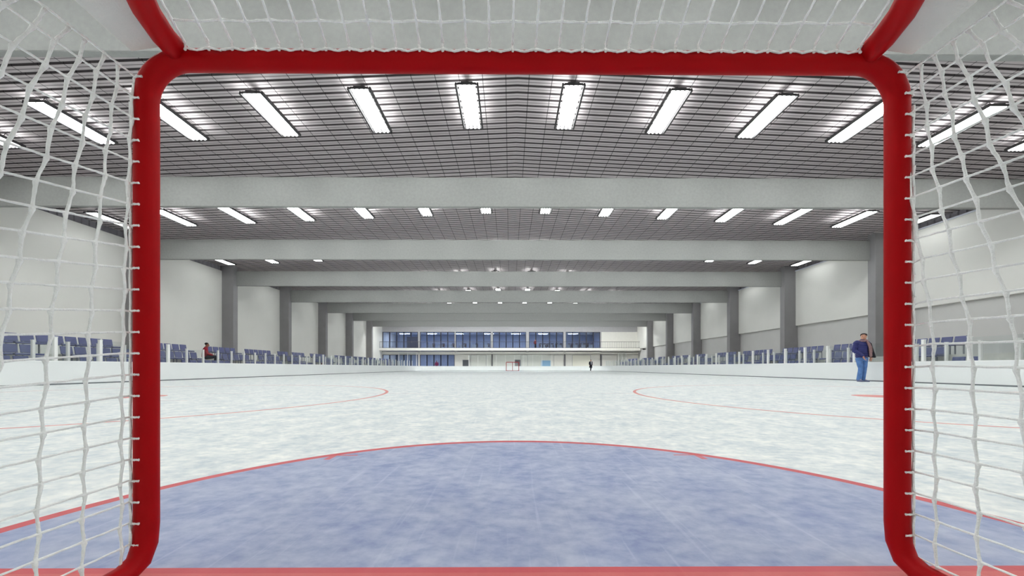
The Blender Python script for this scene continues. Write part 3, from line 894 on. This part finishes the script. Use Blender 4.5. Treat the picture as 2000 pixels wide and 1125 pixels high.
def skinned(name, verts, edges, root, m, parent, sub=2, post=None):
    """one continuous skin surface grown on a stick skeleton; verts: {key: (x, y, z, rx[, ry])}"""
    keys = list(verts)
    me = bpy.data.meshes.new(name + '_sk')
    me.from_pydata([verts[k][:3] for k in keys], [(keys.index(a), keys.index(b)) for a, b in edges], [])
    o = bpy.data.objects.new(name + '_sk', me); C.objects.link(o)
    o.modifiers.new('skin', 'SKIN')
    if not me.skin_vertices: me.skin_vertices.new()
    for i, k in enumerate(keys):
        v = verts[k]; d = me.skin_vertices[0].data[i]
        d.radius = (v[3], v[4] if len(v) > 4 else v[3]); d.use_root = (k == root)
    sb = o.modifiers.new('sub', 'SUBSURF'); sb.levels = sub; sb.render_levels = sub
    dg = bpy.context.evaluated_depsgraph_get()
    ev = o.evaluated_get(dg)
    new = bpy.data.meshes.new_from_object(ev)
    bpy.data.objects.remove(o); bpy.data.meshes.remove(me)
    new.name = name
    for p in new.polygons: p.use_smooth = True
    new.materials.clear(); new.materials.append(m)
    if post: post(new)
    r = bpy.data.objects.new(name, new); C.objects.link(r); r.parent = parent
    return r
def loft(mb, pts, radii, n=20, m=6, qa=0.0, ql=0.06):
    """smooth tube of elliptical rings through the given centres; qa, ql: depth and length of quilted ribs"""
    P = [Vector(p) for p in pts]; k = len(P)
    def cr(a, b, c, d, t):
        return 0.5 * ((2 * b) + (c - a) * t + (2 * a - 5 * b + 4 * c - d) * t * t + (3 * b - a - 3 * c + d) * t ** 3)
    cs, rs = [], []
    for i in range(k - 1):
        a, b, c, d = P[max(i - 1, 0)], P[i], P[i + 1], P[min(i + 2, k - 1)]
        for j in range(m):
            t = j / m
            cs.append(cr(a, b, c, d, t)); rs.append(tuple(radii[i][q] + (radii[i + 1][q] - radii[i][q]) * (3 * t * t - 2 * t ** 3) for q in (0, 1)))
    cs.append(P[-1]); rs.append(radii[-1])
    vs, fs = [], []; L = 0.0
    for i, c in enumerate(cs):
        if i: L += (c - cs[i - 1]).length
        t = (cs[min(i + 1, len(cs) - 1)] - cs[max(i - 1, 0)]).normalized()
        u = Vector((1, 0, 0)) - t * t.x
        if u.length < 0.3: u = Vector((0, 1, 0)) - t * t.y
        u.normalize(); w = t.cross(u)
        f = 1 + qa * (abs(math.sin(PI * L / ql)) ** 0.6 - 0.6)
        for q in range(n):
            an = 2 * PI * q / n
            vs.append(c + u * math.cos(an) * rs[i][0] * f + w * math.sin(an) * rs[i][1] * f)
    for i in range(len(cs) - 1):
        for q in range(n): fs.append((i * n + q, i * n + (q + 1) % n, (i + 1) * n + (q + 1) % n, (i + 1) * n + q))
    mb.add(vs, fs, True)
    b = len(mb.v) - len(vs)
    mb.f.append(tuple(b + q for q in range(n))[::-1]); mb.s.append(False)
    mb.f.append(tuple(b + (len(cs) - 1) * n + q for q in range(n))); mb.s.append(False)
def lerp(a, b, t): return tuple(a[i] + (b[i] - a[i]) * t for i in range(3))
def hand(V, E, pre, wr, direction, side, curl=0.5, sc=1.0):
    """palm, four unequal bent fingers and a thumb growing from the wrist"""
    d = Vector(direction).normalized()
    sd = Vector(side) - d * Vector(side).dot(d); sd.normalize()
    nrm = d.cross(sd)
    w = Vector(wr)
    pal = w + d * 0.055 * sc
    V[pre + 'palm'] = (*pal, 0.034 * sc, 0.018 * sc); E.append((pre + 'wr', pre + 'palm'))
    for k, (o, L) in enumerate(((-0.027, 0.066), (-0.009, 0.074), (0.009, 0.070), (0.026, 0.056))):
        a = pal + d * 0.035 * sc + sd * o * sc
        b = a + (d * (1 - 0.4 * curl) + nrm * curl * 0.7).normalized() * L * 0.5 * sc
        c = b + (d * (1 - 1.0 * curl) + nrm * curl).normalized() * L * 0.5 * sc
        n1, n2, n3 = (pre + 'f%d%s' % (k, q) for q in 'abc')
        V[n1] = (*a, 0.0095 * sc); V[n2] = (*b, 0.009 * sc); V[n3] = (*c, 0.0078 * sc)
        E += [(pre + 'palm', n1), (n1, n2), (n2, n3)]
    a = w + d * 0.03 * sc - sd * 0.036 * sc; b = a + (d * 0.8 - sd * 0.6 + nrm * 0.3).normalized() * 0.04 * sc
    V[pre + 'ta'] = (*a, 0.011 * sc); V[pre + 'tb'] = (*b, 0.009 * sc)
    E += [(pre + 'palm', pre + 'ta'), (pre + 'ta', pre + 'tb')]

def person(label, loc, rz, J, face, cl, scale=1.0, fingers=True, extra=None):
    """J: joints in metres in the person's own frame, facing -Y.  cl: clothing materials"""
    t = thing('person', label, 'person', loc, rz)
    t.scale = (scale,) * 3
    V, E = {}, []
    hd = Vector(J['head'])
    fdir = Vector(face).normalized()
    V['pel'] = (*J['pel'], 0.125, 0.09); V['belly'] = (*lerp(J['pel'], J['chest'], 0.5), 0.12, 0.085)
    V['chest'] = (*J['chest'], 0.125, 0.08); V['neck'] = (*J['neck'], 0.058)
    V['jaw'] = (*(hd + Vector((0, 0, -0.055)) + fdir * 0.018), 0.070, 0.078); V['skull'] = (*(hd + Vector((0, 0, 0.035)) - fdir * 0.008), 0.080, 0.094)
    V['crown'] = (*(hd + Vector((0, 0, 0.092)) - fdir * 0.012), 0.058, 0.070)
    E += [('pel', 'belly'), ('belly', 'chest'), ('chest', 'neck'), ('neck', 'jaw'), ('jaw', 'skull'), ('skull', 'crown')]
    for q in 'LR':
        V[q + 'sh'] = (*J[q + 'sh'], 0.050); V[q + 'el'] = (*J[q + 'el'], 0.044); V[q + 'wr'] = (*J[q + 'wr'], 0.027)
        E += [('chest', q + 'sh'), (q + 'sh', q + 'el'), (q + 'el', q + 'wr')]
        V[q + 'hip'] = (*J[q + 'hip'], 0.088); V[q + 'kn'] = (*J[q + 'kn'], 0.060); V[q + 'an'] = (*J[q + 'an'], 0.036); V[q + 'toe'] = (*(Vector(J[q + 'toe']) * 0.8 + Vector(J[q + 'an']) * 0.2), 0.018)
        E += [('pel', q + 'hip'), (q + 'hip', q + 'kn'), (q + 'kn', q + 'an'), (q + 'an', q + 'toe')]
        hdir = J.get(q + 'hdir', (0, -0.2, -1))
        if fingers:
            hand(V, E, q, J[q + 'wr'], hdir, J.get(q + 'side', (1 if q == 'L' else -1, 0.2, 0)), J.get(q + 'curl', 0.5))
        else:
            V[q + 'palm'] = (*(Vector(J[q + 'wr']) + Vector(hdir).normalized() * 0.07), 0.036, 0.022); E.append((q + 'wr', q + 'palm'))
    body = skinned('body', V, E, 'pel', cl['skin'], t)
    bvh = BVHTree.FromPolygons([v.co.copy() for v in body.data.vertices], [tuple(p.vertices) for p in body.data.polygons])
    side = fdir.cross(Vector((0, 0, 1))).normalized()
    R = Matrix((side, -fdir, Vector((0, 0, 1)))).transposed()      # local x = side, y = back, z = up
    def at(x, y, z): return hd + R @ Vector((x, y, z))
    def on(x, z, lift=0.0, frm=-1):
        """the point of the face (or, frm=1, of the back of the head) straight in front of (x, z)"""
        d = R @ Vector((0, -frm, 0))
        h = bvh.ray_cast(at(x, frm * 0.3, z), d)[0]
        return (h if h is not None else at(x, frm * 0.07, z)) - d * lift
    fc = MB()
    fc.tube([on(0, 0.022, -0.004), on(0, 0.0, 0.006), on(0, -0.022, 0.016), on(0, -0.034, 0.002)], [0.008, 0.011, 0.015, 0.009], n=8)
    fc.build('nose', cl['skin'], body)
    for s in (-1, 1):
        MB().ball(on(s * 0.030, 0.014, -0.004), 0.0095, 1.1, 1, 0.75).build('eye', M_EYE, body)
        MB().tube([on(s * 0.048, 0.030, -0.001), on(s * 0.032, 0.037, 0.0), on(s * 0.014, 0.033, 0.0)], 0.005, n=6).build('eyebrow', cl['hair'], body)
        hx = bvh.ray_cast(at(s * 0.3, 0.012, 0.0), R @ Vector((-s, 0, 0)))[0]
        ex = hx if hx is not None else at(s * 0.075, 0.012, 0)
        MB().ball(ex, 0.028, 0.4, 0.7, 1.15, M=R.to_4x4()).build('ear', cl['skin'], body)
    MB().tube([on(-0.022, -0.055, -0.001), on(0, -0.057, 0.002), on(0.022, -0.055, -0.001)], [0.003, 0.006, 0.003], n=6).build('mouth', M_LIP, body)
    # hair: a shell that hugs the skull down to the hairline, the ears and the nape
    h = MB(); vs, fs = [], []; nu, nv = 28, 9
    hc = at(0, 0.01, 0.028)
    for j in range(nv + 1):
        for i in range(nu):
            ph = 2 * PI * i / nu
            cph = math.cos(ph)
            low = 2.05 - 0.28 * cph - 0.72 * max(0, cph) ** 0.8 + 0.05 * math.sin(7 * ph)
            th = low * j / nv
            dr = R @ Vector((math.sin(th) * math.sin(ph), -math.sin(th) * cph, math.cos(th)))
            q = bvh.ray_cast(hc + dr * 0.4, -dr)[0]
            rad_ = min((q - hc).length if q is not None else 0.085, 0.115)
            vs.append(hc + dr * (rad_ + (cl.get('hairt', 0.018) + 0.003 * math.sin(5 * ph + 3 * th)) * (1 - (j / nv) ** 4) - 0.002 * (j == nv)))
    for j in range(nv):
        for i in range(nu):
            i2 = (i + 1) % nu
            fs.append((j * nu + i, (j + 1) * nu + i, (j + 1) * nu + i2, j * nu + i2))
    h.add(vs, fs, True).build('hair', cl['hair'], t)
    # top: torso and two sleeves lofted into one garment
    g = cl.get('puff', 1.0); qa = 0.17 if cl.get('quilt') else 0.0
    pel, che, nec = Vector(J['pel']), Vector(J['chest']), Vector(J['neck'])
    up = (che - pel).normalized()
    tp = MB()
    hem = cl.get('hem', 0.0)
    loft(tp, [pel + up * (hem - 0.035), pel + up * (hem + 0.06), pel.lerp(che, 0.5), che, che.lerp(nec, 0.45), che.lerp(nec, 0.72), che.lerp(nec, 0.92), nec + (nec - che) * 0.10],
         [(0.172 * g, 0.128 * g), (0.178 * g, 0.134 * g), (0.176 * g, 0.134 * g), (0.188 * g, 0.132 * g), (0.172 * g, 0.110 * g), (0.112 * g, 0.090), (0.080, 0.078), (0.074, 0.076)], 28, 9, qa, 0.068)
    for q in 'LR':
        sh, el, wr = Vector(J[q + 'sh']), Vector(J[q + 'el']), Vector(J[q + 'wr'])
        inn = sh.lerp(Vector((che.x, sh.y, sh.z)), 0.35) + Vector((0, 0, 0.005))
        loft(tp, [inn, sh, sh.lerp(el, 0.5), el, el.lerp(wr, 0.5), el.lerp(wr, 0.9), el.lerp(wr, 0.99)],
             [(0.070 * g, 0.070 * g), (0.079 * g, 0.079 * g), (0.074 * g, 0.074 * g), (0.067 * g, 0.067 * g), (0.060 * g, 0.060 * g), (0.048 * g, 0.048 * g), (0.040, 0.040)], 20, 8, qa, 0.062)
    tp.build(cl.get('topname', 'jumper'), cl['top'], t)
    # trousers: seat and two legs
    tr = MB()
    rh, lh = Vector(J['Rhip']), Vector(J['Lhip'])
    mid = (rh + lh) / 2
    loft(tr, [pel + up * 0.09, pel + up * 0.02, pel.lerp(mid, 0.7), mid - up * 0.075], [(0.142, 0.108), (0.155, 0.118), (0.168, 0.126), (0.120, 0.10)], 24, 5)
    for q in 'LR':
        hp, kn, an = Vector(J[q + 'hip']), Vector(J[q + 'kn']), Vector(J[q + 'an'])
        sg = 1 if q == 'L' else -1
        d = (an - kn).normalized()
        loft(tr, [hp + (hp - kn).normalized() * 0.04, hp, hp.lerp(kn, 0.55), kn, kn.lerp(an, 0.5), an, an + d * 0.028],
             [(0.086, 0.086), (0.098, 0.102), (0.084, 0.088), (0.070, 0.074), (0.068, 0.072), (0.070, 0.074), (0.070, 0.074)], 20, 7)
    trs = tr.build('trousers', cl['legs'], t)
    # shoes
    for q in 'LR':
        a, b = Vector(J[q + 'an']), Vector(J[q + 'toe'])
        d = (b - a); d.z = 0; d.normalize()
        w = Vector((0, 0, 1)).cross(d)
        sm = MB(); z0 = min(b.z, a.z) - 0.045; hz = a.z - z0
        sec = [(-0.075, 0.030, 0.08), (-0.05, 0.042, 0.115), (0.0, 0.043, 0.115), (0.06, 0.044, 0.08), (0.12, 0.046, 0.055), (0.165, 0.038, 0.045), (0.185, 0.018, 0.03)]
        vs, fs = [], []
        for (l, hw_, hh) in sec:
            c = Vector((a.x, a.y, 0)) + d * l
            for k in range(8):
                an = 2 * PI * k / 8
                vs.append((c.x + w.x * hw_ * math.cos(an), c.y + w.y * hw_ * math.cos(an), z0 + hh * (0.5 + 0.5 * max(-1, 1.2 * math.sin(an)) if math.sin(an) > -0.8 else 0.0)))
        for i in range(len(sec) - 1):
            for k in range(8): fs.append((i * 8 + k, i * 8 + (k + 1) % 8, i * 8 + 8 + (k + 1) % 8, i * 8 + 8 + k))
        fs += [tuple(range(8)), tuple(range(len(vs) - 1, len(vs) - 9, -1))]
        sm.add(vs, fs, True).build('shoe', cl['shoe'], t)
    if extra: extra(t, J, at)
    return t

STAND = dict(head=(0.045, -0.025, 1.572), neck=(0.035, 0.0, 1.44), chest=(0.0, 0.0, 1.24), pel=(0.0, 0.0, 0.86),
    Rsh=(-0.185, 0.0, 1.345), Rel=(-0.235, 0.02, 1.09), Rwr=(-0.105, -0.17, 0.875), Lsh=(0.20, 0.01, 1.345), Lel=(0.265, 0.05, 1.09), Lwr=(0.225, -0.10, 0.865),
    Rhip=(-0.095, 0.0, 0.80), Rkn=(-0.065, -0.03, 0.45), Ran=(-0.095, 0.0, 0.085), Rtoe=(-0.12, -0.13, 0.045),
    Lhip=(0.095, 0.0, 0.80), Lkn=(0.07, -0.02, 0.45), Lan=(0.05, 0.02, 0.085), Ltoe=(0.12, -0.09, 0.045),
    Rhdir=(0.28, -0.08, -0.95), Lhdir=(-0.15, -0.05, -0.98), Rside=(0.5, 0.8, 0.1), Lside=(-0.7, 0.6, -0.2))
def man_extra(t, J, at):
    sc = MB()
    n = Vector(J['neck'])
    loop = [n + Vector((0.085 * math.cos(a), -0.02 + 0.085 * math.sin(a), -0.01 + 0.02 * math.sin(a + 1.0))) for a in [2 * PI * i / 16 for i in range(16)]]
    sc.tube(loop, 0.034, n=8, closed=True)
    sc.tube([n + Vector((0.05, -0.09, -0.02)), (0.09, -0.150, 1.33), (0.115, -0.180, 1.20), (0.125, -0.188, 1.05), (0.135, -0.186, 0.90), (0.13, -0.180, 0.86)], [0.034, 0.038, 0.040, 0.042, 0.042, 0.036], n=8, flat=None)
    sc.tube([n + Vector((0.085, -0.06, -0.02)), (0.135, -0.138, 1.31), (0.170, -0.160, 1.18), (0.178, -0.168, 1.02)], [0.030, 0.032, 0.034, 0.030], n=8)
    sc.build('scarf', M_SCARF, t)
    # open jacket front hanging away on one side, dark inside
    fl = MB(); vs, fs = [], []
    top, bot = [(0.16, -0.12, 1.36), (0.22, -0.13, 1.33), (0.26, -0.10, 1.28)], [(0.20, -0.13, 0.84), (0.32, -0.15, 0.83), (0.42, -0.09, 0.845)]
    rows = 8
    for i in range(rows + 1):
        q = i / rows
        for k in range(3):
            p = Vector(lerp(top[k], bot[k], q)); 
            vs.append((p.x, p.y, p.z)); vs.append((p.x + 0.008, p.y + 0.02, p.z))
    for i in range(rows):
        for k in range(2):
            a = i * 6 + k * 2; b = a + 6
            fs += [(a, a + 2, b + 2, b), (a + 1, b + 1, b + 3, a + 3)]
        fs += [(i * 6, i * 6 + 6, i * 6 + 7, i * 6 + 1), (i * 6 + 4, i * 6 + 5, i * 6 + 11, i * 6 + 10)]
    fl.add(vs, fs, True).build('jacket_front', M_LINING, t)
    MB().rbox(0.03, 0.075, -0.155, -0.135, 0.85, 0.885, r=0.006, seg=1).build('belt_buckle', M_WIRE, t)
MX, MY = 12.25, 12.95
person('man in navy quilted jacket, scarf and blue jeans standing on the ice by the boards', (MX, MY, 0.0), 0.0, STAND, (-0.62, -0.75, -0.12),
       dict(skin=M_SKIN, hair=M_HAIR, hairt=0.024, top=M_NAVY, legs=M_JEANS, shoe=M_SHOE, puff=1.06, quilt=True, topname='jacket', hem=0.01), 1.0, True, man_extra)

SIT = dict(head=(0.0, -0.05, 1.125), neck=(0, -0.01, 0.99), chest=(0, 0.03, 0.80), pel=(0, 0.05, 0.46),
    Rsh=(-0.185, 0.03, 0.90), Rel=(-0.23, -0.05, 0.66), Rwr=(-0.12, -0.27, 0.58), Lsh=(0.185, 0.03, 0.90), Lel=(0.23, -0.05, 0.66), Lwr=(0.12, -0.27, 0.58),
    Rhip=(-0.09, 0.0, 0.47), Rkn=(-0.11, -0.42, 0.49), Ran=(-0.11, -0.40, 0.085), Rtoe=(-0.12, -0.54, 0.045),
    Lhip=(0.09, 0.0, 0.47), Lkn=(0.11, -0.42, 0.49), Lan=(0.11, -0.40, 0.085), Ltoe=(0.12, -0.54, 0.045),
    Rhdir=(0.2, -0.9, -0.3), Lhdir=(-0.2, -0.9, -0.3))
person('person in red jumper and dark trousers sitting in the middle row of the stand', (-16.85, 20.8, 0.57), PI / 2 + 0.75, SIT, (-0.25, -0.95, -0.25),
       dict(skin=M_SKIN_D, hair=M_HAIRB, hairt=0.026, top=M_REDTOP, legs=M_DARKTR, shoe=M_SHOED, puff=1.0, hem=0.04), 1.05, False)
person('small person with dark hair and red top sitting low in the front row', (-15.6, 31.2, 0.15), PI / 2 + 0.2, SIT, (0, -0.95, -0.1),
       dict(skin=M_SKIN_D, hair=M_HAIRB, hairt=0.026, top=M_DKRED, legs=M_DARKTR, shoe=M_SHOED, puff=1.0, hem=0.04), 0.72, False)
WALK = dict(STAND); WALK.update(head=(0.0, -0.04, 1.575), neck=(0, -0.01, 1.44), Rwr=(-0.25, -0.12, 0.86), Rel=(-0.24, 0.03, 1.09), Lwr=(0.24, 0.0, 0.86), Lel=(0.24, 0.06, 1.09),
    Rkn=(-0.09, -0.13, 0.46), Ran=(-0.10, -0.16, 0.085), Rtoe=(-0.11, -0.30, 0.045), Lkn=(0.08, 0.02, 0.45), Lan=(0.08, 0.20, 0.10), Ltoe=(0.09, 0.07, 0.045),
    Rhdir=(0.1, -0.2, -1), Lhdir=(-0.1, -0.2, -1))
def coat_extra(t, J, at):
    cb = MB(); vs, fs = [], []
    secs = [(1.30, 0.17, 0.12), (1.05, 0.19, 0.145), (0.86, 0.205, 0.165), (0.62, 0.215, 0.21), (0.48, 0.225, 0.235)]
    for z, a, b in secs:
        for k in range(16):
            an = 2 * PI * k / 16
            vs.append((a * math.cos(an), b * math.sin(an) + 0.005, z))
    for i in range(len(secs) - 1):
        for k in range(16): fs.append((i * 16 + k, i * 16 + (k + 1) % 16, i * 16 + 16 + (k + 1) % 16, i * 16 + 16 + k))
    fs.append(tuple(range(15, -1, -1))); fs.append(tuple(range(64, 80)))
    cb.add(vs, fs, True).build('coat_skirt', M_COAT, t)
    sh = MB(); sh.add([(-0.05, -0.150, 1.40), (0.05, -0.150, 1.40), (0.04, -0.178, 0.95), (-0.02, -0.178, 0.95), (-0.05, -0.10, 1.40), (0.05, -0.10, 1.40), (0.04, -0.10, 0.95), (-0.02, -0.10, 0.95)],
                      [(0, 3, 2, 1), (0, 1, 5, 4), (1, 2, 6, 5), (2, 3, 7, 6), (3, 0, 4, 7), (4, 5, 6, 7)])
    sh.build('shirt_front', M_SHIRT, t)
person('distant walker in long dark coat and white shirt crossing the ice', (11.25, 52.0, 0.0), 0.25, WALK, (0, -1, -0.05),
       dict(skin=M_SKIN, hair=M_HAIRB, hairt=0.026, top=M_COAT, legs=M_COAT, shoe=M_SHOED, puff=1.0, topname='coat', hem=0.02), 0.93, False, coat_extra)
person('visitor in magenta top standing behind the far boards before the ground window', (-11.45, 58.4, -0.03), 0.1, WALK, (0, -1, 0),
       dict(skin=M_SKIN_D, hair=M_HAIRB, hairt=0.026, top=M_MAG, legs=M_DARKTR, shoe=M_SHOED, puff=1.05), 0.93, False)
person('balcony visitor in dark red top standing at the railing', (3.95, 58.55, ZS), 0.4, WALK, (0.2, -1, 0),
       dict(skin=M_SKIN, hair=M_HAIR, top=M_DKRED, legs=M_DARKTR, shoe=M_SHOED, puff=1.05), 0.80, False)

# ------------------------------------------------------------------ world, camera, view
w = bpy.data.worlds.new('hall_air'); bpy.context.scene.world = w; w.use_nodes = True
w.node_tree.nodes['Background'].inputs['Color'].default_value = (0.05, 0.055, 0.06, 1)
w.node_tree.nodes['Background'].inputs['Strength'].default_value = 1.0
cam = bpy.data.cameras.new('camera'); co = bpy.data.objects.new('camera', cam); C.objects.link(co)
cam.sensor_width = 36.0; cam.lens = F * 36.0 / 2000.0
cam.shift_y = (717.5 - 562.5) / 2000.0
cam.clip_start = 0.02; cam.clip_end = 300
co.location = (0, 0, EYE); co.rotation_euler = (PI / 2, 0, math.radians(-0.31))
sc = bpy.context.scene
sc.camera = co
sc.view_settings.view_transform = 'Standard'; sc.view_settings.look = 'None'
sc.view_settings.exposure = 0.0; sc.view_settings.gamma = 1.0; sc.view_settings.use_curve_mapping = False
sc.cycles.max_bounces = 12; sc.cycles.diffuse_bounces = 5; sc.cycles.glossy_bounces = 3
sc.cycles.transmission_bounces = 4; sc.cycles.transparent_max_bounces = 24
sc.cycles.use_denoising = True
sc.cycles.sample_clamp_indirect = 8.0
